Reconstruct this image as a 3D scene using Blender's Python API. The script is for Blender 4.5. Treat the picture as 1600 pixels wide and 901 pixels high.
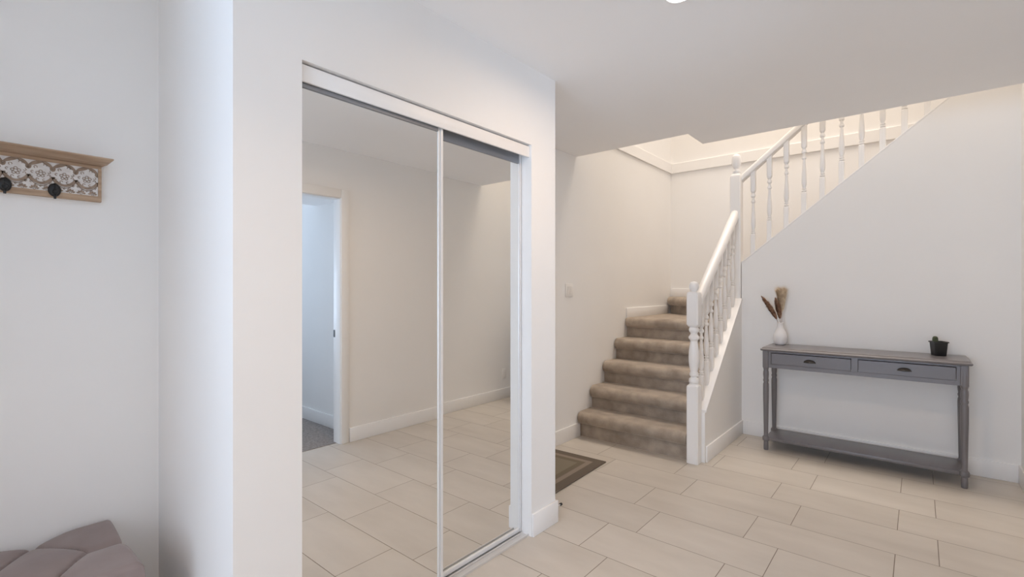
import bpy, bmesh, math, random
from mathutils import Vector, Matrix, noise
random.seed(7)
for o in list(bpy.data.objects):
    bpy.data.objects.remove(o, do_unlink=True)
S = bpy.context.scene
COL = S.collection
PI = math.pi

# ------------------------------------------------------------------ camera
cd = bpy.data.cameras.new('camera'); cam = bpy.data.objects.new('camera', cd); COL.objects.link(cam)
cam.location = (0, 0, 1.277)
cam.rotation_euler = (PI/2, 0, math.radians(40.11))
cd.sensor_width = 36; cd.lens = 754.6/1600*36; cd.clip_start = 0.02
cd.shift_y = 0.4/1600
S.camera = cam

# ------------------------------------------------------------------ light and exposure
S.view_settings.view_transform = 'Standard'; S.view_settings.look = 'None'
S.view_settings.exposure = 0.07; S.view_settings.gamma = 1.0
S.view_settings.use_curve_mapping = False
S.cycles.diffuse_bounces = 12
S.cycles.max_bounces = 16
w = bpy.data.worlds.new('sky'); S.world = w; w.use_nodes = True
bg = w.node_tree.nodes['Background']; bg.inputs[0].default_value = (0.62, 0.78, 1.0, 1); bg.inputs[1].default_value = 1.0

def area(name, loc, rot, sx, sy, power, color, spread=180):
    l = bpy.data.lights.new(name, 'AREA'); l.shape = 'RECTANGLE'; l.size = sx; l.size_y = sy
    l.energy = power; l.color = color; l.spread = math.radians(spread)
    o = bpy.data.objects.new(name, l); COL.objects.link(o); o.location = loc; o.rotation_euler = rot
    return o
SKYBLUE = (0.57, 0.745, 1.0)
WARM = (1.0, 0.73, 0.49)
# daylight lamps added at the unseen front and side room windows, and the lamps over the stairwell
area('added_daylight_front', (-.5, -4.25, 1.2), (PI/2+math.radians(42), 0, 0), 1.8, 1.9, 96, SKYBLUE, 140)  # tilted up to brighten the ceiling and upper walls
area('added_daylight_side_room', (3.40, .9, 1.25), (0, PI/2+math.radians(24), 0), 1.3, 1.5, 36, (.60, .76, 1.0), 120)  # aimed up through the doorway to brighten the hall
area('stairwell_lamp', (-.95, 4.74, 5.08), (0, 0, 0), 2.4, 1.3, 33, (1.0, 0.87, 0.74), 96)
area('upper_hall_fill', (2.85, 5.1, 4.0), (0, PI/2, 0), 1.0, 0.8, 10, (0.80, 0.88, 1.0))  # added fill lamp; the hall end has no window
POT_POWER = 9

# ------------------------------------------------------------------ mesh helpers
def new(): return bmesh.new()
def box(bm, x0, x1, y0, y1, z0, z1, M=None):
    c = [(x0,y0,z0),(x1,y0,z0),(x1,y1,z0),(x0,y1,z0),(x0,y0,z1),(x1,y0,z1),(x1,y1,z1),(x0,y1,z1)]
    v = [bm.verts.new(M @ Vector(p) if M else p) for p in c]
    for f in ((3,2,1,0),(4,5,6,7),(0,1,5,4),(1,2,6,5),(2,3,7,6),(3,0,4,7)):
        bm.faces.new([v[i] for i in f])
    return v
def prism(bm, poly, axis, a, b):
    """extrude a 2-D polygon along an axis: 'x' -> (y,z), 'y' -> (x,z), 'z' -> (x,y)"""
    def P(p, t):
        return {'x': (t, p[0], p[1]), 'y': (p[0], t, p[1]), 'z': (p[0], p[1], t)}[axis]
    A = [bm.verts.new(P(p, a)) for p in poly]; B = [bm.verts.new(P(p, b)) for p in poly]
    n = len(poly)
    bm.faces.new(A); bm.faces.new(B[::-1])
    for i in range(n):
        j = (i+1) % n
        bm.faces.new((A[j], A[i], B[i], B[j]))
def loft(bm, rings, closed=True, caps=True):
    R = [[bm.verts.new(p) for p in r] for r in rings]
    n = len(R[0])
    for k in range(len(R)-1):
        for i in range(n if closed else n-1):
            j = (i+1) % n
            bm.faces.new((R[k][i], R[k][j], R[k+1][j], R[k+1][i]))
    if caps:
        bm.faces.new(R[0][::-1]); bm.faces.new(R[-1])
    return R
def lathe(bm, prof, cx=0, cy=0, n=24, M=None):
    """prof: list of (r, z) bottom to top"""
    rings = []
    for r, z in prof:
        r = max(r, 1e-4)
        rings.append([(M @ Vector((cx+r*math.cos(2*PI*i/n), cy+r*math.sin(2*PI*i/n), z))) if M else
                      (cx+r*math.cos(2*PI*i/n), cy+r*math.sin(2*PI*i/n), z) for i in range(n)])
    loft(bm, rings)
def tube(bm, pts, rad, n=10):
    pts = [Vector(p) for p in pts]
    rings = []
    for i, p in enumerate(pts):
        t = (pts[min(i+1, len(pts)-1)] - pts[max(i-1, 0)]).normalized()
        a = Vector((0, 0, 1)) if abs(t.z) < 0.9 else Vector((1, 0, 0))
        u = t.cross(a).normalized(); v = t.cross(u)
        r = rad[i] if isinstance(rad, (list, tuple)) else rad
        rings.append([p + u*(r*math.cos(2*PI*k/n)) + v*(r*math.sin(2*PI*k/n)) for k in range(n)])
    loft(bm, rings)
def bevel(bm, w, seg=2, ang=30):
    bmesh.ops.recalc_face_normals(bm, faces=bm.faces)
    ed = [e for e in bm.edges if len(e.link_faces) == 2 and e.calc_face_angle(0) > math.radians(ang)]
    bmesh.ops.bevel(bm, geom=ed, offset=w, segments=seg, profile=0.5, affect='EDGES', clamp_overlap=True)
def obj(name, bm, m, parent=None, smooth=False, loc=None):
    bmesh.ops.recalc_face_normals(bm, faces=bm.faces)
    me = bpy.data.meshes.new(name); bm.to_mesh(me); bm.free()
    me.materials.append(m)
    if smooth:
        for p in me.polygons: p.use_smooth = True
        if smooth is not True:
            me.set_sharp_from_angle(angle=math.radians(smooth))
    o = bpy.data.objects.new(name, me); COL.objects.link(o)
    if parent: o.parent = parent
    if loc: o.location = loc
    return o
def struct(name, bm, m, parent=None, smooth=False):
    o = obj(name, bm, m, parent, smooth); o['kind'] = 'structure'; return o
def tag(o, label, cat, group=None):
    o['label'] = label; o['category'] = cat
    if group: o['group'] = group
    return o
def thing(name, label, cat, loc=(0, 0, 0), rz=0, group=None):
    o = bpy.data.objects.new(name, None); COL.objects.link(o)
    o.empty_display_size = 0.05
    o.location = loc; o.rotation_euler = (0, 0, rz)
    return tag(o, label, cat, group)

# ------------------------------------------------------------------ materials
def mat(name, color, rough=0.6, metal=0.0, spec=0.5):
    m = bpy.data.materials.new(name); m.use_nodes = True
    b = m.node_tree.nodes['Principled BSDF']
    b.inputs['Base Color'].default_value = (*color, 1); b.inputs['Roughness'].default_value = rough
    b.inputs['Metallic'].default_value = metal; b.inputs['Specular IOR Level'].default_value = spec
    return m
def N(m, t, **k):
    n = m.node_tree.nodes.new(t)
    for a, v in k.items():
        if a.startswith('_'): n.inputs[a[1:].replace('_', ' ')].default_value = v
        else: setattr(n, a, v)
    return n
def L(m, a, b): m.node_tree.links.new(a, b)
def bsdf(m): return m.node_tree.nodes['Principled BSDF']
def math_n(m, op, a, b=None, c=None):
    n = N(m, 'ShaderNodeMath', operation=op)
    for i, v in enumerate((a, b, c)):
        if v is None: continue
        if isinstance(v, (int, float)): n.inputs[i].default_value = v
        else: L(m, v, n.inputs[i])
    return n.outputs[0]
def noisy(m, c0, c1, scale, detail=4, stretch=(1, 1, 1), bump=0.0, bscale=None, bdist=0.002, coord='Object', lo=.35, hi=.65):
    tc = N(m, 'ShaderNodeTexCoord'); mp = N(m, 'ShaderNodeMapping'); mp.inputs['Scale'].default_value = stretch
    L(m, tc.outputs[coord], mp.inputs[0])
    nz = N(m, 'ShaderNodeTexNoise'); nz.inputs['Scale'].default_value = scale; nz.inputs['Detail'].default_value = detail
    L(m, mp.outputs[0], nz.inputs['Vector'])
    cr = N(m, 'ShaderNodeValToRGB'); cr.color_ramp.elements[0].position = lo; cr.color_ramp.elements[1].position = hi
    cr.color_ramp.elements[0].color = (*c0, 1); cr.color_ramp.elements[1].color = (*c1, 1)
    L(m, nz.outputs['Fac'], cr.inputs[0]); L(m, cr.outputs[0], bsdf(m).inputs['Base Color'])
    if bump:
        n2 = N(m, 'ShaderNodeTexNoise'); n2.inputs['Scale'].default_value = bscale or scale; n2.inputs['Detail'].default_value = 5
        L(m, mp.outputs[0], n2.inputs['Vector'])
        bp = N(m, 'ShaderNodeBump'); bp.inputs['Strength'].default_value = bump; bp.inputs['Distance'].default_value = bdist
        L(m, n2.outputs['Fac'], bp.inputs['Height']); L(m, bp.outputs[0], bsdf(m).inputs['Normal'])
    return m
M_wall = noisy(mat('wall_paint', (.8, .77, .73), 0.75, spec=.25), (.852, .842, .826), (.862, .852, .836), 3, bump=.05, bscale=220, bdist=.0006)
M_ceil = noisy(mat('ceiling_paint', (.8, .79, .77), 0.9, spec=.1), (.915, .911, .908), (.922, .918, .915), 3, bump=.05, bscale=160, bdist=.0008)
M_trim = mat('white_trim_paint', (.86, .85, .838), 0.42, spec=.4)
M_rail = mat('white_gloss_paint', (.85, .84, .828), 0.32, spec=.45)
M_alu = mat('white_frame_enamel', (.80, .80, .80), 0.3, 0.15, .5)
M_track = mat('track_aluminium', (.72, .71, .70), 0.35, 0.5)
M_shaded_rail = mat('shaded_top_rail', (.30, .31, .33), 0.4, 0.6)  # the header's shade is put into the top rail colour
M_mirror = mat('mirror_silver', (.87, .865, .845), 0.0, 1.0)
M_plate = mat('switch_plastic', (.84, .82, .79), 0.35)
M_black = mat('black_plastic', (.018, .018, .018), 0.45)
M_iron = mat('black_iron', (.010, .010, .011), 0.42, 0.0)
M_pull = mat('dark_bronze', (.17, .155, .145), 0.30, 0.8)
M_soil = noisy(mat('potting_soil', (.03, .02, .015), 0.95), (.02, .015, .01), (.06, .04, .03), 60, bump=.6, bdist=.004)
M_cactus = noisy(mat('cactus_skin', (.07, .10, .045), 0.7), (.04, .055, .028), (.08, .10, .05), 90, bump=.4, bscale=140)
M_vase = mat('white_ceramic', (.80, .78, .77), 0.35, spec=.4)
M_reed = noisy(mat('brown_reed', (.22, .12, .07), 0.9), (.19, .095, .055), (.40, .23, .14), 60)
M_plume = noisy(mat('pale_plume', (.5, .38, .26), 0.9), (.55, .42, .28), (.80, .68, .51), 40)
M_console = noisy(mat('grey_furniture_paint', (.15, .135, .14), 0.36, spec=.5), (.158, .147, .153), (.162, .151, .157), 3)
bsdf(M_console).inputs['Coat Weight'].default_value = .3; bsdf(M_console).inputs['Coat Roughness'].default_value = .3
M_bench = noisy(mat('mauve_velvet', (.2, .16, .165), 0.85, spec=.2), (.250, .200, .192), (.285, .232, .222), 9, bump=.08, bscale=700, bdist=.0006)
bsdf(M_bench).inputs['Sheen Weight'].default_value = .25
M_bfoot = mat('dark_wood_foot', (.03, .022, .018), 0.5)
M_oak = noisy(mat('pale_oak', (.45, .31, .2), 0.6), (.36, .24, .155), (.50, .36, .245), 6, 6, stretch=(8, 1, 14), bump=.15, bscale=30)
M_white_carve = noisy(mat('whitewashed_carving', (.72, .69, .67), 0.7), (.66, .63, .61), (.76, .74, .72), 60)
M_carve = noisy(mat('carved_wood', (.38, .29, .22), 0.75), (.25, .18, .13), (.36, .27, .205), 50)
M_dark = mat('closet_dark', (.05, .05, .05), 0.9)
M_sidecarpet = noisy(mat('grey_carpet', (.3, .27, .25), 0.95, spec=.1), (.25, .225, .215), (.36, .33, .31), 60, 6, bump=.5, bscale=300, bdist=.004)

# stair carpet
M_carpet = mat('beige_carpet', (.30, .23, .17), 0.98, spec=.05)
tc = N(M_carpet, 'ShaderNodeTexCoord')
n1 = N(M_carpet, 'ShaderNodeTexNoise'); n1.inputs['Scale'].default_value = 9; n1.inputs['Detail'].default_value = 5
n2 = N(M_carpet, 'ShaderNodeTexNoise'); n2.inputs['Scale'].default_value = 260; n2.inputs['Detail'].default_value = 3
L(M_carpet, tc.outputs['Object'], n1.inputs['Vector']); L(M_carpet, tc.outputs['Object'], n2.inputs['Vector'])
mx = math_n(M_carpet, 'MULTIPLY_ADD', n2.outputs['Fac'], .35, math_n(M_carpet, 'MULTIPLY', n1.outputs['Fac'], .75))
cr = N(M_carpet, 'ShaderNodeValToRGB')
cr.color_ramp.elements[0].position = .38; cr.color_ramp.elements[0].color = (.27, .222, .18, 1)
cr.color_ramp.elements[1].position = .70; cr.color_ramp.elements[1].color = (.48, .405, .33, 1)
L(M_carpet, mx, cr.inputs[0]); L(M_carpet, cr.outputs[0], bsdf(M_carpet).inputs['Base Color'])
bp = N(M_carpet, 'ShaderNodeBump'); bp.inputs['Strength'].default_value = .6; bp.inputs['Distance'].default_value = .006
L(M_carpet, n2.outputs['Fac'], bp.inputs['Height']); L(M_carpet, bp.outputs[0], bsdf(M_carpet).inputs['Normal'])
bsdf(M_carpet).inputs['Sheen Weight'].default_value = .65; bsdf(M_carpet).inputs['Sheen Roughness'].default_value = .35; bsdf(M_carpet).inputs['Sheen Tint'].default_value = (1, .90, .78, 1)

# floor tile: 603 x 305 mm, rows across the hall, joints stepping back and forth
M_tile = mat('stone_tile', (.55, .46, .38), 0.38, spec=.4)
m = M_tile
g = N(m, 'ShaderNodeNewGeometry'); sp = N(m, 'ShaderNodeSeparateXYZ'); L(m, g.outputs['Position'], sp.inputs[0])
PITCH, LEN = .3054, .6032
v = math_n(m, 'DIVIDE', math_n(m, 'SUBTRACT', sp.outputs[1], 2.0494), PITCH)
row = math_n(m, 'FLOOR', v); fv = math_n(m, 'SUBTRACT', v, row)
par = math_n(m, 'FLOORED_MODULO', row, 2.0)
u = math_n(m, 'DIVIDE', math_n(m, 'SUBTRACT', math_n(m, 'ADD', sp.outputs[0], 1.2935), math_n(m, 'MULTIPLY', par, .160)), LEN)
cu = math_n(m, 'FLOOR', u); fu = math_n(m, 'SUBTRACT', u, cu)
dv = math_n(m, 'MULTIPLY', math_n(m, 'SUBTRACT', .5, math_n(m, 'ABSOLUTE', math_n(m, 'SUBTRACT', fv, .5))), PITCH)
du = math_n(m, 'MULTIPLY', math_n(m, 'SUBTRACT', .5, math_n(m, 'ABSOLUTE', math_n(m, 'SUBTRACT', fu, .5))), LEN)
d = math_n(m, 'MINIMUM', dv, du)
tile = N(m, 'ShaderNodeMapRange'); tile.inputs['From Min'].default_value = .0010; tile.inputs['From Max'].default_value = .0022
L(m, d, tile.inputs['Value'])
cmb = N(m, 'ShaderNodeCombineXYZ'); L(m, row, cmb.inputs[0]); L(m, cu, cmb.inputs[1])
wn = N(m, 'ShaderNodeTexWhiteNoise', noise_dimensions='3D'); L(m, cmb.outputs[0], wn.inputs['Vector'])
ofs = N(m, 'ShaderNodeVectorMath', operation='MULTIPLY_ADD'); L(m, wn.outputs['Color'], ofs.inputs[0]); ofs.inputs[1].default_value = (9, 9, 9)
st = N(m, 'ShaderNodeVectorMath', operation='MULTIPLY'); L(m, g.outputs['Position'], st.inputs[0]); st.inputs[1].default_value = (1.2, 3.6, 1)
L(m, st.outputs[0], ofs.inputs[2])
nz = N(m, 'ShaderNodeTexNoise'); nz.inputs['Scale'].default_value = 1.6; nz.inputs['Detail'].default_value = 6; nz.inputs['Roughness'].default_value = .55
L(m, ofs.outputs[0], nz.inputs['Vector'])
val = math_n(m, 'MULTIPLY_ADD', nz.outputs['Fac'], .8, math_n(m, 'MULTIPLY', wn.outputs['Value'], .16))
cr = N(m, 'ShaderNodeValToRGB')
cr.color_ramp.elements[0].position = .25; cr.color_ramp.elements[0].color = (.525, .480, .424, 1)
cr.color_ramp.elements[1].position = .75; cr.color_ramp.elements[1].color = (.655, .608, .547, 1)
L(m, val, cr.inputs[0])
mix = N(m, 'ShaderNodeMix', data_type='RGBA'); mix.inputs['A'].default_value = (.20, .155, .115, 1)
L(m, tile.outputs[0], mix.inputs['Factor']); L(m, cr.outputs[0], mix.inputs['B']); L(m, mix.outputs['Result'], bsdf(m).inputs['Base Color'])
bp = N(m, 'ShaderNodeBump'); bp.inputs['Strength'].default_value = .5; bp.inputs['Distance'].default_value = .0015
L(m, tile.outputs[0], bp.inputs['Height']); L(m, bp.outputs[0], bsdf(m).inputs['Normal'])

def glass_mat(name):
    m = bpy.data.materials.new(name); m.use_nodes = True; nt = m.node_tree; nt.nodes.clear()
    out = nt.nodes.new('ShaderNodeOutputMaterial'); t = nt.nodes.new('ShaderNodeBsdfTransparent'); gl = nt.nodes.new('ShaderNodeBsdfGlossy')
    gl.inputs['Roughness'].default_value = 0.0; mx = nt.nodes.new('ShaderNodeMixShader'); mx.inputs[0].default_value = .07
    nt.links.new(t.outputs[0], mx.inputs[1]); nt.links.new(gl.outputs[0], mx.inputs[2]); nt.links.new(mx.outputs[0], out.inputs[0])
    return m
M_glass = glass_mat('window_glass')
M_lens = bpy.data.materials.new('lamp_lens'); M_lens.use_nodes = True
bsdf(M_lens).inputs['Base Color'].default_value = (.9, .9, .9, 1)
bsdf(M_lens).inputs['Emission Color'].default_value = (1, .93, .82, 1); bsdf(M_lens).inputs['Emission Strength'].default_value = 6

# ------------------------------------------------------------------ room shell
XL, XR, XC = -2.26, .515, -1.525            # left wall, right wall, closet face
YB, YF, YFAR = 4.58, -4.0, 5.622            # console wall, front wall, far stair wall
H, UP, TOP = 2.415, 2.74, 5.15              # ceiling, upper floor, upper ceiling
YRET, YEND = .551, 2.178                    # closet near and far ends
OPA, OPB, OPH = .757, 1.966, 2.018          # closet opening
RISE = .194

bm = new(); prism(bm, [(XL-.1, YF-.1), (XR+.058, YF-.1), (XR+.058, YB+.1), (-1.2, YB+.1), (-1.2, YFAR), (XL-.1, YFAR)], 'z', -.1, 0)
struct('floor', bm, M_tile)
bm = new(); box(bm, XR+.058, 3.3, -1.1, YB+.1, -.1, .004); struct('floor_side_room', bm, M_sidecarpet)
bm = new(); box(bm, XL-.1, XL, YF-.1, YFAR+.1, 0, TOP); struct('wall_left', bm, M_wall)
# closet block: return, front with opening, end
bm = new()
prism(bm, [(YRET+.1, 0), (OPA, 0), (OPA, OPH), (OPB, OPH), (OPB, 0), (YEND-.1, 0), (YEND-.1, H), (YRET+.1, H)], 'x', XC-.1, XC)
struct('wall_closet', bm, M_wall)
bm = new(); box(bm, XL, XC, YRET, YRET+.1, 0, H); struct('wall_closet_return', bm, M_wall)
bm = new(); box(bm, XL, XC, YEND-.1, YEND, 0, H); struct('wall_closet_end', bm, M_wall)
# right wall with the doorway into the side room
DA, DB, DH = 1.38, 2.137, 2.03
bm = new()
prism(bm, [(YF-.1, 0), (DA, 0), (DA, DH), (DB, DH), (DB, 0), (YB, 0), (YB, TOP), (YF-.1, TOP)], 'x', XR, XR+.1)
struct('wall_right', bm, M_wall)
YN = -.56
bm = new(); box(bm, XL, XC, YF-.1, YN, 0, H); struct('wall_added_shield', bm, M_wall)  # unseen wall added to shield the coat nook from window light
# console wall: its top follows the second flight
bm = new()
prism(bm, [(-1.2, 0), (XR+.1, 0), (XR+.1, 2.80), (.386, 2.80), (-1.2, 1.501)], 'y', YB, YB+.1)
struct('wall_back', bm, M_wall)
# half wall beside the first flight
SK = lambda y: .348 + .86*(y-3.601)
bm = new()
prism(bm, [(3.62, 0), (YB+.1, 0), (YB+.1, SK(YB)), (YB, SK(YB)), (3.62, SK(3.62))], 'x', -1.314, -1.20)
struct('wall_stair', bm, M_wall)
bm = new(); box(bm, XL-.1, 3.0, YFAR, YFAR+.1, 0, TOP); struct('wall_far', bm, M_wall)
# front wall behind the camera, with an unseen window added for daylight
WA, WB, WZ0, WZ1 = -1.40, .40, .25, 2.30
bm = new()
box(bm, XC, WA, YF-.1, YF, 0, H); box(bm, WB, XR, YF-.1, YF, 0, H)
box(bm, WA, WB, YF-.1, YF, 0, WZ0); box(bm, WA, WB, YF-.1, YF, WZ1, H)
struct('wall_front', bm, M_wall)
def window(name, x0, x1, z0, z1, y):
    bm = new()
    for a in (x0, x1-.04): box(bm, a, a+.04, y-.08, y-.03, z0, z1)
    for a in (z0, z1-.04): box(bm, x0+.04, x1-.04, y-.08, y-.03, a, a+.04)
    xm = (x0+x1)/2; box(bm, xm-.02, xm+.02, y-.08, y-.03, z0+.04, z1-.04)
    o = struct(name, bm, M_trim)
    bm = new(); box(bm, x0+.04, x1-.04, y-.058, y-.053, z0+.04, z1-.04); struct('pane', bm, M_glass, o)
    return o
window('window_added_front', WA, WB, WZ0, WZ1, YF)
# ceiling: slab with the stepped edge of the stairwell
EA, EB, EX = 3.555, 3.874, -1.303
bm = new()
prism(bm, [(XL, YF), (XR, YF), (XR, EB), (EX, EB), (EX, EA), (XL, EA)], 'z', H, UP)
bevel(bm, .004, 1)
struct('ceiling', bm, M_ceil)
bm = new()
prism(bm, [(XL, EA), (EX, EA), (EX, EB), (XR, EB), (XR, EB-.1), (EX-.1, EB-.1), (EX-.1, EA-.1), (XL, EA-.1)], 'z', UP, TOP)
struct('wall_upper_front', bm, M_wall)
bm = new(); box(bm, XL-.1, 3.1, EA-.1, YFAR+.1, TOP, TOP+.1); struct('ceiling_upper', bm, M_ceil)
bm = new(); box(bm, .42, 3.0, YB+.1, YFAR, UP-.2, UP); struct('floor_upper', bm, M_sidecarpet)  # unseen upper hall floor and walls, guessed and added for the light
bm = new(); box(bm, 3.0, 3.1, YB, YFAR+.1, UP-.2, TOP); struct('wall_upper_end', bm, M_wall)
bm = new(); box(bm, XR+.1, 3.0, YB, YB+.1, UP-.2, TOP); struct('wall_upper_side', bm, M_wall)
# trim band at upper floor level on the stairwell walls
bm = new()
box(bm, XL, XL+.018, EA, YFAR, 2.640, 2.755); box(bm, XL+.018, .9, YFAR-.018, YFAR, 2.640, 2.755)
bevel(bm, .003, 1); struct('trim_1', bm, M_wall)
# side room seen through the doorway
bm = new(); box(bm, XR+.1, 3.3, 2.32, 2.42, 0, H); struct('wall_side_room', bm, M_wall)
bm = new()
box(bm, 3.2, 3.3, -1.1, .2, 0, H); box(bm, 3.2, 3.3, 1.7, 2.32, 0, H); box(bm, 3.2, 3.3, .2, 1.7, 0, .6); box(bm, 3.2, 3.3, .2, 1.7, 2.15, H)
struct('wall_side_room_end', bm, M_wall)
bm = new(); box(bm, XR+.1, 3.2, -1.1, -1.0, 0, H); struct('wall_side_room_near', bm, M_wall)
bm = new()
for a in (.2, .93, 1.66): box(bm, 3.23, 3.28, a, a+.04, .6, 2.15)
for a in (.6, 2.11): 
    box(bm, 3.23, 3.28, .24, .93, a, a+.04); box(bm, 3.23, 3.28, .97, 1.66, a, a+.04)
w2 = struct('window_added_side', bm, M_trim)  # unseen side room window, added to light the hall
bm = new(); box(bm, 3.253, 3.258, .24, .93, .64, 2.11); box(bm, 3.253, 3.258, .97, 1.66, .64, 2.11); struct('pane', bm, M_glass, w2)
bm = new(); box(bm, XR+.1, 3.3, -1.1, 2.42, H, H+.1); struct('ceiling_side_room', bm, M_ceil)
bm = new(); box(bm, XR+.1, 1.28, -1.0, 2.32, 2.065, H); struct('ceiling_bulkhead', bm, M_ceil)

# ------------------------------------------------------------------ trim
BH, BT = .118, .013
def base(name, segs):
    bm = new()
    for s in segs: box(bm, *s)
    bevel(bm, .003, 2); return struct(name, bm, M_trim, smooth=40)
base('baseboard_left', [(XL, XL+BT, YN, YRET, 0, BH)])
base('baseboard_stair_left', [(XL, XL+BT, YEND+BT, 3.592, 0, BH)])
base('baseboard_closet', [(XC, XC+BT, OPB+.001, YEND+BT, 0, BH)])
base('baseboard_closet_end', [(XL, XC-.0005, YEND, YEND+BT, 0, BH)])
base('baseboard_closet_near', [(XC, XC+BT, YRET-BT, OPA-.001, 0, BH)])
base('baseboard_return', [(XL+BT, XC-.0005, YRET-BT, YRET, 0, BH)])
base('baseboard_right', [(XR-BT, XR, DB+.066, YB, 0, BH), (XR-BT, XR, YF, DA-.066, 0, BH)])
base('baseboard_back', [(-1.2+BT, XR-BT, YB-BT, YB, 0, BH)])
base('baseboard_stair', [(-1.2, -1.2+BT, 3.636, YB, 0, BH)])
base('baseboard_landing', [(XL, XL+BT, 4.47, 5.50, .985, 1.083)])
base('baseboard_winder', [(XL+BT, -1.25, YFAR-BT, YFAR, 1.18, 1.28)])
base('baseboard_front', [(XC+BT, XR-BT, YF, YF+BT, 0, BH)])
base('baseboard_added_shield', [(XC, XC+BT, YF, YN, 0, BH)])  # runs along the added shielding wall
base('baseboard_side_room', [(XR+.1, 3.2, 2.32-BT, 2.32, .004, .12)])
# doorway lining and casing
bm = new()
jx0, jx1 = XR-.012, XR+.112
box(bm, XR-.001, XR+.101, DB-.016, DB, 0, DH); box(bm, XR-.001, XR+.101, DA, DA+.016, 0, DH); box(bm, XR-.001, XR+.101, DA+.016, DB-.016, DH-.016, DH)
for x0, x1 in ((jx0, XR-.0005), (XR+.1005, jx1)):
    box(bm, x0, x1, DB-.010, DB+.060, 0, DH+.060); box(bm, x0, x1, DA-.060, DA+.010, 0, DH+.060); box(bm, x0, x1, DA+.010, DB-.010, DH-.010, DH+.060)
bevel(bm, .003, 2)
door = struct('door_1', bm, M_trim, smooth=40)
bm = new(); box(bm, XR+.078, XR+.100, DB-.0185, DB-.0155, .875, .935); bevel(bm, .001, 1)
o = struct('strike_plate', bm, M_black, door)

# ------------------------------------------------------------------ closet mirror doors
bm = new(); box(bm, XC-.022, XC-.012, OPA, OPB-.002, 1.955, 2.010); bevel(bm, .0015, 2)
struct('trim_2', bm, M_trim, smooth=40)                  # header board in front of the top track
bm = new()
box(bm, XC-.098, XC-.024, OPA, OPB, 1.985, 2.016)
struct('trim_3', bm, M_track)
def mirror_door(label, y0, y1, xf, ztop, stw):
    """xf = front face of frame; glass sits 7 mm behind it"""
    zb, zt = .012, 1.98
    t = thing('mirror_door', label, 'closet door', (xf, (y0+y1)/2, zb), 0, 'sliding mirror doors')
    def rel(bm): bmesh.ops.translate(bm, verts=bm.verts, vec=(-xf, -(y0+y1)/2, -zb)); return bm
    bm = new(); box(bm, xf-.011, xf-.007, y0+.004, y1-.004, zb+.004, ztop+.01); obj('mirror_panel', rel(bm), M_mirror, t)
    for a, b in ((y0, y0+stw[0]), (y1-stw[1], y1)):
        bm = new()
        # channel profile: two rounded lips with a groove
        ww = b-a
        prof = [(-.024, a), (-.024, b), (-.002, b), (0, b-.002)]
        prof += [(0, a+ww*.45), (-.014, a+ww*.45), (-.014, a+ww*.30), (-.003, a+ww*.30), (-.003, a+.001), (-.005, a)]
        if a == y0: prof = [(p[0], a+b-p[1]) for p in prof][::-1]
        prism(bm, [(xf+p[0], p[1]) for p in prof], 'z', zb, zt)
        obj('stile', rel(bm), M_alu, t)
    bm = new(); box(bm, xf-.024, xf-.001, y0+stw[0], y1-stw[1], ztop, zt); bevel(bm, .003, 2); obj('top_rail', rel(bm), M_shaded_rail, t, smooth=40)
    bm = new(); box(bm, xf-.024, xf-.001, y0+stw[0], y1-stw[1], zb, zb+.022); bevel(bm, .003, 2); obj('bottom_rail', rel(bm), M_alu, t, smooth=40)
    return t
mirror_door('front sliding mirror door with white frame, nearest the coat rack', OPA+.001, 1.387, -1.551, 1.941, (.012, .026))
mirror_door('rear sliding mirror door with white frame, at the stair end of the closet', 1.335, OPB-.005, -1.589, 1.926, (.02, .016))
bm = new()
box(bm, -1.612, -1.541, OPA, OPB, 0, .003)
for x in (-1.5445, -1.582, -1.612): box(bm, x-.003, x+.003, OPA, OPB, .003, .011)
bevel(bm, .001, 1)
tag(obj('floor_track', bm, M_track), 'aluminium double floor track under the sliding mirror doors', 'door track')

# ------------------------------------------------------------------ carpeted staircase
stairs = thing('staircase', 'beige carpeted staircase turning right past the white banister', 'staircase', (-1.78, 3.6, 0))
def step_profile(depth, zb, zt, ov=.056, th=.098):
    """(forward, z) profile of one carpeted step; forward 0 = riser, negative = towards the climber"""
    p = [(0, zb)]
    k = 8
    for i in range(1, k): p.append((0, zb+(zt-th-zb)*i/k))
    p.append((-.004, zt-th+.002))
    c, r = zt-th/2, th/2
    for i in range(15):
        a = -PI/2 + PI*i/14
        p.append((-(ov-r*.9) - r*.9*math.cos(a), c + r*math.sin(a)))
    n = 10
    for i in range(1, n+1): p.append((-(ov-r*.9) + (depth+ov-r*.9)*i/n, zt))
    p.append((depth, zb))
    return p
def carpet_step(name, origin, fwd, side, width, depth, zb, zt, seed, extra=None):
    """origin: riser line start at floor; fwd: climbing direction; side: along the riser"""
    bm = new()
    f, s = Vector(fwd), Vector(side)
    prof = step_profile(depth, zb, zt)
    n = max(2, int(width/.012))
    rings = []
    for i in range(n+1):
        t = width*i/n
        ring = []
        for (a, z) in prof:
            p = Vector(origin) + f*a + s*t + Vector((0, 0, z))
            if a < depth-.001 and z > zb+.001:
                d = noise.noise(Vector((t*9, a*14+seed*3.1, z*14)))*.0045 + noise.noise(Vector((t*40, a*50, z*50+seed)))*.0018
                p += (-f*.7 + Vector((0, 0, .7)))*d
                if t < .02: p += s*(.012*(1-t/.02)**2 if a < -.002 else 0)
            p.x = max(p.x, XL+.001)
            ring.append(p)
        rings.append(ring)
    loft(bm, rings)
    if extra:
        prism(bm, extra, 'z', zb, zt)
    bmesh.ops.translate(bm, verts=bm.verts, vec=(1.78, -3.6, 0))
    return obj(name, bm, M_carpet, stairs, smooth=60)
RY = [3.600, 3.803, 4.030, 4.258, 4.487]
Z = lambda k: .018 + RISE*k
SW = -1.316 - XL
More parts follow.
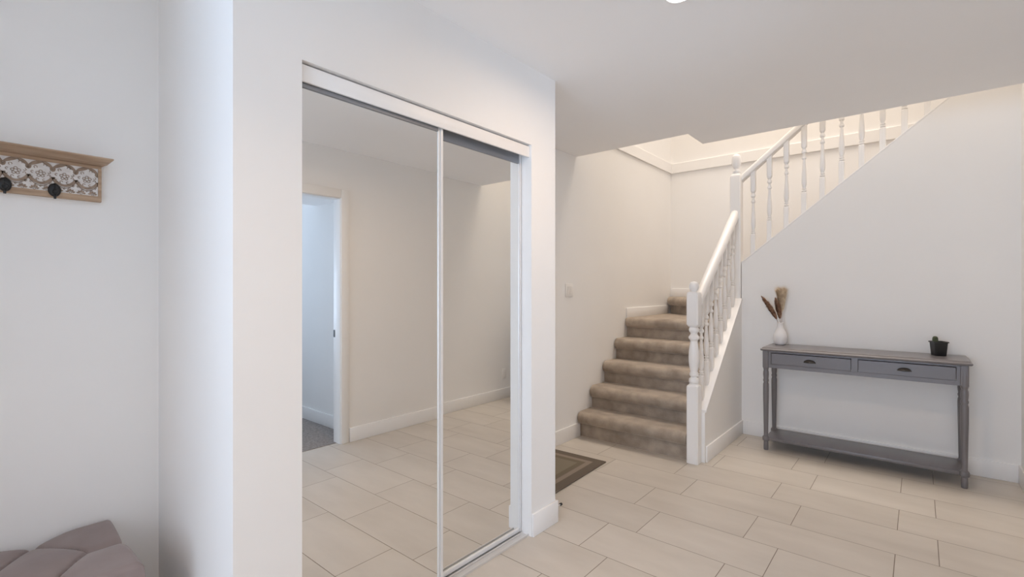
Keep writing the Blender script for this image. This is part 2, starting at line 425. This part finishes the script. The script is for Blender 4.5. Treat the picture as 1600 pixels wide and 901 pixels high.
for k in range(1, 5):
    carpet_step('step', (XL+.001, RY[k-1], 0), (0, 1, 0), (1, 0, 0), SW, RY[k]-RY[k-1], 0 if k == 1 else Z(k-1)-.0, Z(k), k)
# fifth step: winder between left wall and the diagonal riser
carpet_step('step', (XL+.001, RY[4], 0), (0, 1, 0), (1, 0, 0), SW, .13, Z(4), Z(5), 5, [(XL+.001, 4.616), (-1.316, 4.616), (-1.316, 4.675), (XL+.001, 5.58)])
dg = Vector((-1.316-XL, 4.69-5.585, 0)); dl = dg.length; dg.normalize(); nf = Vector((-dg.y, dg.x, 0))
carpet_step('step', (XL+.014, 5.573, 0), nf, dg, dl-.03, .03, Z(5), Z(6), 6, [(XL+.03, 5.595), (-1.300, 4.695), (-1.2, 4.695), (-1.2, YFAR-.001), (XL+.03, YFAR-.001)])
for k in range(7, 14):
    x = -1.2 + .235*(k-7)
    carpet_step('step', (x, YFAR-.001, 0), (1, 0, 0), (0, -1, 0), YFAR-YB-.102, .235, Z(k-1), Z(k), k)

# ------------------------------------------------------------------ banisters
def sq_ring(h, z, cx=0, cy=0, ch=.12, n=32):
    """square-ish ring with slightly cut corners, n points matching a lathe ring"""
    pts = []
    for i in range(n):
        a = 2*PI*i/n + PI/n
        c, s = math.cos(a), math.sin(a)
        k = 1/max(abs(c), abs(s), (abs(c)+abs(s))/(2-ch))
        pts.append((cx+h*c*k, cy+h*s*k, z))
    return pts
def rd_ring(r, z, n=32):
    return [(r*math.cos(2*PI*i/n+PI/n), r*math.sin(2*PI*i/n+PI/n), z) for i in range(n)]
def turned(bm, items, M=None):
    """items: ('s'|'r', half-size, z) from bottom to top"""
    rings = []
    for k, h, z in items:
        r = sq_ring(h, z) if k == 's' else rd_ring(h, z)
        rings.append([M @ Vector(p) for p in r] if M else r)
    loft(bm, rings)
def baluster_items(zb, zt, t0, t1):
    """square ends zb..t0 and t1..zt, turned vase between; t0,t1 relative"""
    h = .0195; L_ = t1-t0
    it = [('s', h, zb), ('s', h, t0-.006), ('r', .0185, t0)]
    prof = [(0.014, .0105), (.022, .0185), (.040, .0185), (.052, .0100), (.066, .0100), (.074, .0170), (.088, .0170), (.098, .0105),
            (.16, .0175), (.24, .0195), (.36, .0185), (.55, .0135), (.68, .0105)]
    for f, r in prof: it.append(('r', r, t0+f*L_ if f > .1 else t0+f*.37))
    e = t1
    for dz, r in ((.104, .0095), (.094, .0170), (.082, .0170), (.072, .0100), (.052, .0100), (.044, .0185), (.028, .0185), (.016, .0105)):
        it.append(('r', r, e-dz))
    it += [('r', .0185, e-.002), ('s', h, e+.006), ('s', h, zt)]
    return it
def sloped_ends(bm, slope_dir, slope, zmid_b, zmid_t):
    """shear the bottom and the top ring so that they follow the rake"""
    for v in bm.verts:
        s = (v.co.x if slope_dir == 'x' else v.co.y)*slope
        if v.co.z < zmid_b or v.co.z > zmid_t: v.co.z += s

# lower flight
low = thing('stair_railing', 'white lower banister rising from the floor beside the first carpeted steps', 'banister', (-1.265, 3.58, 0))
def nl(bm): bmesh.ops.translate(bm, verts=bm.verts, vec=(0, 0, 0)); return bm
h = .0425
items = [('s', h, 0), ('s', h, .556), ('s', h*.93, .566), ('r', .036, .574), ('r', .030, .580), ('r', .036, .590), ('r', .037, .605), ('r', .033, .618), ('r', .024, .624),
         ('r', .024, .632), ('r', .031, .640), ('r', .032, .655), ('r', .027, .664), ('r', .026, .672), ('r', .033, .705), ('r', .0375, .745), ('r', .0385, .78), ('r', .036, .82),
         ('r', .029, .868), ('r', .0245, .893), ('r', .028, .900), ('r', .037, .910), ('r', .038, .922), ('r', .030, .934), ('r', .024, .944), ('r', .025, .954), ('r', .033, .962),
         ('r', .036, .975), ('r', .033, .988), ('r', .028, .994), ('s', h*.80, 1.002), ('s', h, 1.016), ('s', h, 1.238), ('s', h*.9, 1.250), ('s', h*.66, 1.256), ('r', .023, 1.260)]
bm = new(); turned(bm, items)
np_ = obj('newel_post', bm, M_rail, low, smooth=35)
bm = new(); lathe(bm, [(.022, 1.259), (.025, 1.266), (.031, 1.274), (.0345, 1.287), (.0345, 1.300), (.031, 1.314), (.022, 1.325), (.010, 1.330), (0, 1.331)], n=28); obj('finial', bm, M_rail, np_, smooth=True)
# cap on the half wall
bm = new()
c0, c1 = 3.6235, 4.5595
prism(bm, [(c0, SK(c0)), (c1, SK(c1)), (c1, SK(c1)+.022), (c0, SK(c0)+.022)], 'x', -1.3145, -1.190)
bevel(bm, .004, 2); bmesh.ops.translate(bm, verts=bm.verts, vec=(1.265, -3.58, 0)); obj('stringer_cap', bm, M_rail, low, smooth=40)
RAIL_PROF = [(-.034, -.026), (-.022, -.036), (.022, -.036), (.034, -.026), (.035, -.004), (.031, .018), (.020, .032), (0, .037), (-.020, .032), (-.031, .018), (-.035, -.004)]
HR = lambda y: 1.190 + .790*(y-3.62)
bm = new()
loft(bm, [[(-1.253+a, y, HR(y)+b*1.15) for a, b in RAIL_PROF] for y in (3.6235, 4.5595)])
bmesh.ops.translate(bm, verts=bm.verts, vec=(1.265, -3.58, 0)); obj('handrail', bm, M_rail, low, smooth=50)
for i in range(8):
    y = 3.700 + .1125*i
    zb, zt = SK(y)+.022, HR(y)-.040
    tot = zt-zb
    bm = new(); turned(bm, baluster_items(zb, zt, zb+.17, zb+.17+.37))
    sloped_ends(bm, 'y', .82, zb+.001, zt-.001)
    bmesh.ops.translate(bm, verts=bm.verts, vec=(-1.253+1.265, y-3.58, 0))
    obj('baluster', bm, M_rail, low, smooth=35)
# upper flight
upr = thing('stair_railing', 'white upper banister climbing to the right above the grey console table wall', 'banister', (-1.25, 4.606, 1.19))
O2 = Vector((1.25, -4.606, -1.19))
items = [('s', .0455, SK(YB)), ('s', .0455, 2.272), ('s', .042, 2.288), ('s', .030, 2.302), ('r', .024, 2.306), ('r', .030, 2.314), ('r', .033, 2.324), ('r', .031, 2.332), ('r', .021, 2.342), ('r', .019, 2.352)]
bm = new(); turned(bm, items); bmesh.ops.translate(bm, verts=bm.verts, vec=(0, 0, -1.19)); np_ = obj('newel_post', bm, M_rail, upr, smooth=35)
bm = new(); lathe(bm, [(.019, 2.351), (.026, 2.362), (.034, 2.378), (.038, 2.40), (.039, 2.43), (.036, 2.458), (.028, 2.472), (.013, 2.480), (0, 2.481)], n=28)
bmesh.ops.translate(bm, verts=bm.verts, vec=(0, 0, -1.19)); obj('finial', bm, M_rail, np_, smooth=True)
DG = lambda x: 1.501 + .8189*(x+1.2)
H2 = lambda x: 2.262 + .822*(x+1.21)
Y2 = 4.63
bm = new()
x1 = .37
prism(bm, [(-1.203, DG(-1.203)+.0005), (x1, DG(x1)+.0005), (x1, DG(x1)+.016), (-1.203, DG(-1.203)+.016)], 'y', YB+.0, YB+.1)
bevel(bm, .003, 2); bmesh.ops.translate(bm, verts=bm.verts, vec=O2); obj('stringer_cap', bm, M_rail, upr, smooth=40)
bm = new()
loft(bm, [[(x, Y2+a, H2(x)+b) for a, b in RAIL_PROF] for x in (-1.206, .46)])
bmesh.ops.translate(bm, verts=bm.verts, vec=O2); obj('handrail', bm, M_rail, upr, smooth=50)
for i in range(12):
    x = -1.117 + .1295*i
    zb, zt = DG(x)+.014, H2(x)-.036
    bm = new(); turned(bm, baluster_items(zb, zt, zb+.175, zb+.175+.375))
    sloped_ends(bm, 'x', .82, zb+.001, zt-.001)
    bmesh.ops.translate(bm, verts=bm.verts, vec=Vector((x, Y2, 0))+O2)
    obj('baluster', bm, M_rail, upr, smooth=35)

# ------------------------------------------------------------------ console table
CT = thing('console_table', 'slim grey painted console table with two drawers against the white wall', 'console table', (-.35, 4.38, 0))
TZ = .816
CO = Vector((.35, -4.38, 0))
def cobj(name, bm, m=M_console, parent=CT, smooth=False):
    bmesh.ops.translate(bm, verts=bm.verts, vec=CO); return obj(name, bm, m, parent, smooth)
bm = new()
X0, X1, Y0, Y1 = -.963, .263, 4.198, 4.562
rings = []
for dx, z in ((.020, TZ-.030), (.006, TZ-.028), (.001, TZ-.022), (0, TZ-.017), (.003, TZ-.013), (.010, TZ-.009), (.013, TZ-.003), (.018, TZ)):
    rings.append([(X0+dx, Y0+dx, z), (X1-dx, Y0+dx, z), (X1-dx, Y1, z), (X0+dx, Y1, z)])
loft(bm, rings); cobj('table_top', bm, smooth=25)
AZ0, AZ1 = .655, TZ-.0301
PX = (-.929, .224); PYf, PYr = 4.236, 4.520
ph = .0205
# apron: rails and stiles around the two drawer openings, plus sides and back
D1, D2, DZ0, DZ1 = (-.891, -.371), (-.333, .186), .684, .775
bm = new()
ya, yb = 4.224, 4.242
xa, xb = PX[0]+ph, PX[1]-ph
box(bm, xa, xb, ya, yb, AZ0, DZ0); box(bm, xa, xb, ya, yb, DZ1, AZ1)
box(bm, xa, D1[0], ya, yb, DZ0, DZ1); box(bm, D1[1], D2[0], ya, yb, DZ0, DZ1); box(bm, D2[1], xb, ya, yb, DZ0, DZ1)
box(bm, xa, xb, PYr-.005, PYr+.013, AZ0, AZ1)
for x in PX: box(bm, x-.009, x+.009, PYf+ph, PYr-ph, AZ0, AZ1)
cobj('apron', bm)
for a, b, px in ((D1[0], D1[1], -.629), (D2[0], D2[1], -.075)):
    g_ = .003
    bm = new(); box(bm, a+g_, b-g_, ya+.0005, ya+.016, DZ0+.001, DZ1-.0055); bevel(bm, .001, 1)
    box(bm, a+.01, b-.01, ya+.016, 4.48, DZ0+.006, DZ1-.015)
    dr = cobj('drawer', bm)
    bm = new()
    # bin pull: quarter-dome shell open below
    R, D_, Hh = .040, .022, .026
    rows = []
    for i in range(9):
        t = PI/2*i/8
        rows.append([(px + R*math.cos(PI*k/16)*math.cos(t)**.55, ya-.0005 - D_*math.sin(t)*(math.sin(PI*k/16)**.6), .716 + Hh*math.sin(PI*k/16)*math.cos(t)) for k in range(17)])
    loft(bm, rows, closed=False, caps=False)
    bmesh.ops.solidify(bm, geom=bm.faces, thickness=.0015)
    box(bm, px-R, px+R, ya-.002, ya+.0, .714, .718)
    cobj('cup_pull', bm, M_pull, dr, smooth=60)
SZ0, SZ1 = .079, .104
bm = new(); box(bm, PX[0]-.006, PX[1]+.006, PYf-.008, PYr+.014, SZ0, SZ1); bevel(bm, .004, 2); cobj('lower_shelf', bm, smooth=40)
leg_items = [('r', .0135, 0), ('r', .0165, .004), ('r', .0175, .03), ('r', .0165, .070), ('r', .0235, .076), ('r', .0255, .082), ('r', .0255, .100), ('r', .023, .106), ('r', .0165, .112), ('r', .0155, .125),
             ('r', .0175, .25), ('r', .0205, .42), ('r', .0212, .500), ('r', .0205, .522), ('r', .0175, .532), ('r', .0165, .538), ('r', .020, .546), ('r', .0205, .556), ('r', .0175, .564), ('r', .0195, .580),
             ('r', .0208, .600), ('r', .0195, .622), ('r', .0165, .632), ('r', .0185, .640), ('r', .0205, .650), ('s', ph, .655), ('s', ph, AZ1)]
for x in PX:
    for y in (PYf, PYr):
        bm = new(); turned(bm, leg_items); bmesh.ops.translate(bm, verts=bm.verts, vec=(x, y, 0)); cobj('leg', bm, smooth=35)

# ------------------------------------------------------------------ vase with dried grasses
VX, VY = -.872, 4.462
bm = new()
pr_ = [(.030, 0), (.040, .003), (.048, .018), (.0535, .040), (.0550, .060), (.0525, .080), (.046, .100), (.036, .120), (.028, .138), (.0245, .155), (.0245, .172), (.027, .182), (.0262, .184), (.0225, .180),
       (.021, .165), (.022, .150), (.030, .125), (.040, .10), (.046, .06), (.040, .02), (0, .012)]
lathe(bm, [(a*.94, b*1.0) for a, b in pr_], n=36)
v_ = obj('vase', bm, M_vase, smooth=True, loc=(VX, VY, TZ))
tag(v_, 'small white pear-shaped vase on the left end of the grey console table', 'vase')
def plume(name, label, tip, bend, base_off, mat_, n, spread, length, thick, head0, cat='dried grass', taper=True):
    base_ = Vector((base_off[0], base_off[1], .10)); tip = Vector(tip)
    t = thing(name, label, cat, (VX, VY, TZ), 0, 'dried grass stems in the white vase')
    mid = Vector(bend)
    P = lambda s: base_*(1-s)**2 + mid*2*s*(1-s) + tip*s*s
    bm = new(); tube(bm, [P(i/14) for i in range(14)], .0016, 6); obj('stalk', bm, M_reed, t, smooth=True)
    bm = new()
    for i in range(n):
        s = head0 + (1-head0)*(i/n)
        p = P(s); tan = (P(min(1, s+.02))-P(s-.02)).normalized()
        a = random.uniform(0, 2*PI)
        side = Vector((math.cos(a), math.sin(a), 0)); side = (side - tan*side.dot(tan)).normalized()
        f = (s-head0)/(1-head0)
        env = math.sin(PI*min(1, .12+.88*f))**.7 if taper else (.35+.75*f)
        ln = length*random.uniform(.7, 1.2)*(.55+.45*env); sp = spread*random.uniform(.3, 1.0)*env
        d_ = (tan*1.0 + side*sp).normalized()
        e = p + d_*ln; m2 = (p+e)/2 + side*ln*.06
        wv = tan.cross(side).normalized()*thick*random.uniform(.6, 1.2)
        wv2 = side*thick*.5
        a0 = bm.verts.new(p-wv*.6); a1 = bm.verts.new(p+wv*.6); b0 = bm.verts.new(m2-wv-wv2); b1 = bm.verts.new(m2+wv+wv2); c_ = bm.verts.new(e)
        bm.faces.new((a0, a1, b1, b0)); bm.faces.new((b0, b1, c_))
    obj('seed_head', bm, mat_, t)
    return t
plume('dried_reed', 'dark brown dried reed leaning left out of the white vase', (-.134, .006, .385), (-.014, .002, .226), (.004, .002), M_reed, 2200, 1.0, .036, .0030, .40)
plume('dried_reed', 'dark brown dried reed standing upright in the white vase, before the pale plume', (-.020, -.058, .372), (.006, -.012, .240), (.006, -.008), M_reed, 2000, .95, .036, .0028, .40)
plume('pampas_grass', 'pale fluffy pampas plume rising behind the brown reeds in the vase', (.000, .036, .418), (.012, .014, .250), (.004, .008), M_plume, 3600, 1.1, .076, .0011, .52, taper=False)

# ------------------------------------------------------------------ potted cactus
pc = thing('potted_cactus', 'small cactus in a square black plastic pot on the right end of the console', 'plant', (.105, 4.455, TZ), math.radians(23))
def sqr(hs, z, ch=.10): return [(x*.74, y*.74, z) for x, y, _ in sq_ring(hs, z, ch=ch, n=40)]
bm = new()
loft(bm, [sqr(.041, 0), sqr(.043, .002), sqr(.0515, .088), sqr(.0515, .0885), sqr(.0585, .090), sqr(.0590, .096), sqr(.0545, .0975), sqr(.0505, .095), sqr(.047, .05), sqr(.040, .006)], caps=True)
obj('pot', bm, M_black, pc, smooth=40)
bm = new(); lathe(bm, [(.0325, .058), (.0335, .062), (.02, .066), (0, .067)], n=30); obj('soil', bm, M_soil, pc, smooth=True)
bm = new()
rings = []
for r, z in ((.012, .060), (.014, .075), (.0150, .095), (.0150, .114), (.0135, .124), (.009, .130), (.003, .132)):
    rings.append([((r*(1+.07*math.cos(10*2*PI*i/60)))*math.cos(2*PI*i/60)-.017, (r*(1+.07*math.cos(10*2*PI*i/60)))*math.sin(2*PI*i/60)+.006, z) for i in range(60)])
loft(bm, rings); obj('cactus', bm, M_cactus, pc, smooth=True)

# ------------------------------------------------------------------ doormat
cx, cy, hw, hl = -1.9885, 2.79, .2455, .362
M_mat = mat('mat_pile', (.12, .09, .06), 0.95, spec=.05)
m = M_mat
tc = N(m, 'ShaderNodeTexCoord'); sp = N(m, 'ShaderNodeSeparateXYZ'); L(m, tc.outputs['Object'], sp.inputs[0])
ex = math_n(m, 'SUBTRACT', hw, math_n(m, 'ABSOLUTE', sp.outputs[0])); ey = math_n(m, 'SUBTRACT', hl, math_n(m, 'ABSOLUTE', sp.outputs[1]))
e_ = math_n(m, 'MINIMUM', ex, ey)
nz = N(m, 'ShaderNodeTexNoise'); nz.inputs['Scale'].default_value = 120; L(m, tc.outputs['Object'], nz.inputs['Vector'])
e_ = math_n(m, 'MULTIPLY_ADD', nz.outputs['Fac'], .006, math_n(m, 'SUBTRACT', e_, .003))
cr = N(m, 'ShaderNodeValToRGB'); cr.color_ramp.interpolation = 'LINEAR'
els = cr.color_ramp.elements
stops = [(0, (.150, .124, .100)), (.068, (.155, .128, .104)), (.074, (.265, .222, .182)), (.106, (.265, .222, .182)), (.113, (.175, .146, .108)), (.150, (.175, .146, .108)), (.157, (.225, .195, .148))]
sc = 1/.25
els[0].position = 0; els[0].color = (*stops[0][1], 1)
els[1].position = stops[-1][0]*sc; els[1].color = (*stops[-1][1], 1)
for p, c in stops[1:-1]:
    q = els.new(p*sc); q.color = (*c, 1)
L(m, math_n(m, 'MULTIPLY', e_, sc), cr.inputs[0]); L(m, cr.outputs[0], bsdf(m).inputs['Base Color'])
bp = N(m, 'ShaderNodeBump'); bp.inputs['Strength'].default_value = .6; bp.inputs['Distance'].default_value = .004
L(m, nz.outputs['Fac'], bp.inputs['Height']); L(m, bp.outputs[0], bsdf(m).inputs['Normal'])
bm = new(); box(bm, -hw, hw, -hl, hl, 0, .009); bevel(bm, .003, 2)
o = obj('doormat', bm, M_mat, smooth=40, loc=(cx, cy, .0005)); o.rotation_euler = (0, 0, math.radians(2.2))
tag(o, 'brown doormat with concentric border stripes lying on the tiles below the stairs', 'doormat')

# ------------------------------------------------------------------ tufted bench
BX0, BX1, BY0, BY1, BZ = XL+.018, -1.80, -.52, .402, .425
B = thing('tufted_bench', 'mauve-grey tufted upholstered bench under the coat rack', 'bench', ((BX0+BX1)/2, (BY0+BY1)/2, 0))
BO = Vector((-(BX0+BX1)/2, -(BY0+BY1)/2, 0))
def fieldz(x, y):
    p = (x+2.065)/.165; q = (y-.316)/.118
    q = min(q, 0.0); q = max(q, round((BY0+.09-.316)/.118)); p = max(-1.0, min(1.0, p))
    a, b = (p+q)/2, (p-q)/2
    f = (abs(math.sin(PI*a))*abs(math.sin(PI*b)))
    return f
nx, ny = 90, 200
bm = new()
grid = []
for i in range(nx+1):
    r_ = []
    for j in range(ny+1):
        x = BX0 + (BX1-BX0)*i/nx; y = BY0 + (BY1-BY0)*j/ny
        f = fieldz(x, y)
        e = min(x-BX0, BX1-x, y-BY0, BY1-y)
        edge = min(1, e/.018); edge = 1-(1-edge)**2
        z = BZ - .012 + .030*(f**.42)*(.72+.28*edge) + .006*edge - .008*math.exp(-f*60)
        r_.append(bm.verts.new((x, y, z)))
    grid.append(r_)
for i in range(nx):
    for j in range(ny):
        bm.faces.new((grid[i][j], grid[i+1][j], grid[i+1][j+1], grid[i][j+1]))
# sides of the top pad
rim = [grid[i][0] for i in range(nx+1)] + [grid[nx][j] for j in range(1, ny+1)] + [grid[i][ny] for i in range(nx-1, -1, -1)] + [grid[0][j] for j in range(ny-1, 0, -1)]
cxm, cym = (BX0+BX1)/2, (BY0+BY1)/2
prev = rim
for zz, off in ((BZ-.05, .006), (BZ-.10, .004), (BZ-.135, -.004)):
    nxt = []
    for v0 in rim:
        x, y = v0.co.x, v0.co.y
        x = x + (off if abs(x-BX1) < 1e-6 else (-.0 if abs(x-BX0) < 1e-6 else 0)); y = y + (off if abs(y-BY1) < 1e-6 else (-off if abs(y-BY0) < 1e-6 else 0))
        nxt.append(bm.verts.new((x, y, zz)))
    for k in range(len(rim)):
        l = (k+1) % len(rim); bm.faces.new((prev[k], prev[l], nxt[l], nxt[k]))
    prev = nxt
bm.faces.new(prev)
bmesh.ops.translate(bm, verts=bm.verts, vec=BO); obj('cushion', bm, M_bench, B, smooth=50)
bm = new(); box(bm, BX0+.006, BX1-.006, BY0+.006, BY1-.006, .11, BZ-.135); bevel(bm, .01, 3); bmesh.ops.translate(bm, verts=bm.verts, vec=BO); obj('seat_base', bm, M_bench, B, smooth=40)
for q in range(-3, 1):
    for (p, par_) in ((0, 0), (1, 1)):
        y = .316 + .118*(2*q - (1 if par_ else 0)); x = -2.065 + .165*p
        if y < BY0+.05: continue
        bm = new(); lathe(bm, [(.002, -.004), (.008, -.002), (.009, .001), (.006, .004), (0, .005)], n=16)
        bmesh.ops.translate(bm, verts=bm.verts, vec=Vector((x, y, BZ-.018))+BO); obj('button', bm, M_bench, B, smooth=True)
for x in (BX0+.05, BX1-.05):
    for y in (BY0+.06, BY1-.06):
        bm = new(); lathe(bm, [(.014, 0), (.016, .003), (.024, .11), (.024, .113)], n=20); bmesh.ops.translate(bm, verts=bm.verts, vec=Vector((x, y, 0))+BO); obj('leg', bm, M_bfoot, B, smooth=40)

# ------------------------------------------------------------------ coat rack with shelf
RA, RB, RZ0, RZ1 = -.226, .376, 1.587, 1.7145
K = thing('coat_rack', 'carved oak wall shelf with black hooks over the tufted bench', 'coat rack', (XL, (RA+RB)/2, RZ0))
KO = Vector((-XL, -(RA+RB)/2, -RZ0))
def kobj(name, bm, m, parent=K, smooth=False):
    bmesh.ops.translate(bm, verts=bm.verts, vec=KO); return obj(name, bm, m, parent, smooth)
XF = XL+.020
bm = new()
fw = .0095
box(bm, XL+.0005, XF-.003, RA, RB, RZ0, RZ1)
box(bm, XF-.003, XF, RA, RB, RZ0, RZ0+.019); box(bm, XF-.003, XF, RA, RB, RZ1-.011, RZ1)
box(bm, XF-.003, XF, RA, RA+fw, RZ0+.019, RZ1-.011); box(bm, XF-.003, XF, RB-fw, RB, RZ0+.019, RZ1-.011)
kobj('back_board', bm, M_oak)
bm = new()
def rr(xo, yo, z): return [(XL+.0005, RA-yo, z), (XL+xo, RA-yo, z), (XL+xo, RB+yo, z), (XL+.0005, RB+yo, z)]
loft(bm, [rr(.058, .002, RZ1+.0003), rr(.066, .004, RZ1+.001), rr(.100, .014, RZ1+.0085), rr(.107, .019, RZ1+.011), rr(.107, .019, RZ1+.0145), rr(.104, .017, RZ1+.016)])
kobj('shelf_board', bm, M_oak, smooth=30)
PZ0, PZ1 = RZ0+.019, RZ1-.011
bm = new(); box(bm, XF-.003, XF-.0015, RA+fw, RB-fw, PZ0, PZ1)
panel = kobj('carved_panel', bm, M_white_carve)
def stroke(bm, pts, wd, x=XF-.0015, t=.0016, taper=False):
    n = len(pts); A = []; 
    for i, (y, z) in enumerate(pts):
        y0, z0 = pts[max(0, i-1)]; y1, z1 = pts[min(n-1, i+1)]
        l = math.hypot(y1-y0, z1-z0) or 1; ny_, nz_ = -(z1-z0)/l, (y1-y0)/l
        w_ = wd/2 * (math.sin(PI*min(max(i/(n-1), .04), .96))**.6 if taper else 1)
        a, b = (y+ny_*w_, z+nz_*w_), (y-ny_*w_, z-nz_*w_)
        cl = lambda q: (min(max(q[0], RA+fw), RB-fw), min(max(q[1], PZ0), PZ1))
        a, b = cl(a), cl(b)
        A.append([(x, a[0], a[1]), (x+t, a[0], a[1]), (x+t, b[0], b[1]), (x, b[0], b[1])])
    loft(bm, A)
def arc(cy_, cz, r, a0, a1, n=14, ry=1.0):
    return [(cy_+r*ry*math.cos(math.radians(a0+(a1-a0)*i/n)), cz+r*math.sin(math.radians(a0+(a1-a0)*i/n))) for i in range(n+1)]
bm = new()
PER = .0585; ph0 = .190
Lz = PZ1-PZ0
n0, n1 = -8, 4
for k in range(n0, n1+1):
    yk = ph0 + PER*k           # cusp position
    yc = yk + PER/2
    if yk < RA-PER or yk > RB+PER: continue
    zc = PZ0+.047              # scallop cusp height
    # lower scallop: thick brown band with a thin echo
    sc_ = lambda dz, w_, tp=False: stroke(bm, [(yk + PER*i/16, zc+dz - .024*math.sin(PI*i/16)**.75) for i in range(17)], w_, taper=tp)
    sc_(.001, .0082); sc_(-.0072, .0022)
    # upper swags hanging from the top between the arcs
    zt_ = PZ1-.004
    stroke(bm, [(yk + PER*.62*i/14, zt_-.014+.016*math.sin(PI*.5*i/14)) for i in range(15)], .0115, taper=True)
    stroke(bm, [(yk - PER*.45*i/14, zt_-.015+.016*math.sin(PI*.5*i/14)) for i in range(15)], .0105, taper=True)
    stroke(bm, [(yk-.006+.012*i/6, zt_-.014-.008*math.sin(PI*i/6)) for i in range(7)], .0105, taper=True)
    stroke(bm, arc(yk-.018, zt_-.008, .0042, -60, 210), .0017)
    stroke(bm, arc(yk+.017, zt_-.018, .0040, -30, 250), .0017)
    # flower in the middle of each arc
    for p in range(5):
        a = math.radians(72*p+90)
        stroke(bm, arc(yc+.0082*math.cos(a), zc+.008+.0082*math.sin(a), .0040, 0, 360, 14), .0017)
    # little curls round it
    for dy, dz, a in ((-.020, .012, 40), (-.022, -.002, 100), (.020, .004, -60), (.021, .015, 200), (-.008, -.011, 0), (.008, -.012, 60)):
        stroke(bm, arc(yc+dy, zc+dz, .0034, a, a+250, 10), .0018)
    # lower row: half flowers and dots
    for hy in (yk-.014, yk+.014):
        for p in range(5):
            a = math.radians(15+37.5*p)
            c0_ = (hy+.0045*math.cos(a), PZ0+.0035+.0045*math.sin(a)); c1_ = (hy+.0125*math.cos(a), PZ0+.0035+.0125*math.sin(a))
            stroke(bm, [(c0_[0]+(c1_[0]-c0_[0])*i/6, c0_[1]+(c1_[1]-c0_[1])*i/6) for i in range(7)], .0052, taper=True)
        stroke(bm, arc(hy, PZ0+.0035, .0030, 0, 360, 12), .0012)
    for q in range(5):
        yy = yk + PER*(q+.5)/5
        zz = zc-.0125 - .020*math.sin(PI*(q+.5)/5)**.75
        if zz > PZ0+.012: stroke(bm, arc(yy, zz, .0026, 0, 300, 10), .0018)
kobj('carving', bm, M_carve, panel)
for i in range(4):
    hy, hz = .2525-.117*i, 1.611
    bm = new()
    Mx = Matrix.Translation((XF-.0005, hy, hz)) @ Matrix.Rotation(PI/2, 4, 'Y')
    lathe(bm, [(.0218, 0), (.0225, .002), (.0222, .005), (.0195, .0085), (.0150, .0110), (.008, .0125), (0, .0130)], n=36, M=Mx @ Matrix.Diagonal((1, .74, 1, 1)))
    tube(bm, [(XF+.008, hy-.002, hz+.018), (XF+.0115, hy-.002, hz+.011), (XF+.0135, hy-.002, hz)], .0012, 8)
    tube(bm, [(XF+.010, hy, hz-.002), (XF+.018, hy, hz-.009), (XF+.022, hy, hz-.009)], [.0055, .0045, .004], 12)
    tube(bm, [(XF+.010, hy, hz-.010), (XF+.0145, hy, hz-.020), (XF+.013, hy, hz-.031)], [.0050, .0045, .0034], 12)
    bm2 = Matrix.Translation((XF+.022, hy, hz-.009)) @ Matrix.Rotation(PI/2, 4, 'Y')
    lathe(bm, [(.004, -.002), (.007, .0), (.008, .003), (.006, .006), (0, .007)], n=16, M=bm2)
    kobj('hook', bm, M_iron, K, smooth=40)

# ------------------------------------------------------------------ switch, outlet, door stop
sw = thing('light_switch', 'white light switch on the wall left of the stairs', 'light switch', (XL, 3.428, 1.265))
bm = new(); box(bm, .0002, .006, -.056, .056, -.056, .056); bevel(bm, .002, 2); obj('plate', bm, M_plate, sw, smooth=40)
for y in (-.023, .023):
    bm = new(); box(bm, .006, .009, y-.0155, y+.0155, -.033, .033, Matrix.Rotation(math.radians(3), 4, 'Y')); bevel(bm, .001, 1); obj('rocker', bm, M_plate, sw, smooth=40)
ot = thing('power_outlet', 'white power outlet low on the right wall, reflected in the mirror', 'outlet', (XR, 4.25, .288))
bm = new(); box(bm, -.006, -.0002, -.035, .035, -.058, .058); bevel(bm, .002, 2); obj('plate', bm, M_plate, ot, smooth=40)
for z in (-.02, .02):
    bm = new(); box(bm, -.0075, -.006, -.016, .016, z-.014, z+.014); bevel(bm, .0006, 1); obj('socket', bm, M_plate, ot, smooth=40)
ds = thing('door_stop', 'small door stop with a black tip on the closet corner baseboard', 'door stop', (-1.56, YEND+BT, .05))
Mx = Matrix.Rotation(-PI/2, 4, 'X')
bm = new(); lathe(bm, [(.012, 0), (.012, .003), (.004, .006), (.004, .085)], n=16, M=Mx); obj('rod', bm, M_track, ds, smooth=40)
bm = new(); lathe(bm, [(.006, .084), (.008, .086), (.008, .098), (.006, .101)], n=16, M=Mx); obj('rubber_tip', bm, M_black, ds, smooth=40)

# ------------------------------------------------------------------ recessed ceiling lights
def pot(x, y, label, z=H, power=POT_POWER, spread=170):
    t = thing('recessed_light', label, 'ceiling light', (x, y, z))
    bm = new()
    n = 40
    loft(bm, [[(r*math.cos(2*PI*i/n), r*math.sin(2*PI*i/n), zz) for i in range(n)] for r, zz in ((.056, -.0002), (.056, -.004), (.050, -.005), (.046, -.003), (.046, -.0002))], caps=False)
    obj('trim_ring', bm, M_trim, t, smooth=40)
    bm = new(); lathe(bm, [(.0458, -.0002), (.0458, -.0022), (.02, -.003), (0, -.0032)], n=40); obj('lens', bm, M_lens, t, smooth=40)
    l = bpy.data.lights.new('recessed_lamp', 'AREA'); l.shape = 'DISK'; l.size = .09; l.energy = power; l.color = WARM; l.spread = math.radians(spread)
    o = bpy.data.objects.new('recessed_lamp', l); COL.objects.link(o); o.parent = t; o.location = (0, 0, -.012)
    return t
pot(-.712, 1.847, 'round recessed light in the hall ceiling before the closet')
pot(-.712, .3, 'added unseen recessed light in the hall ceiling near the coat rack', power=2.8, spread=115)  # unseen warm lamp added to warm the closet and lower walls
pot(-.712, -1.9, 'unseen round recessed light in the hall ceiling by the added front window')  # lamp behind the camera, unseen
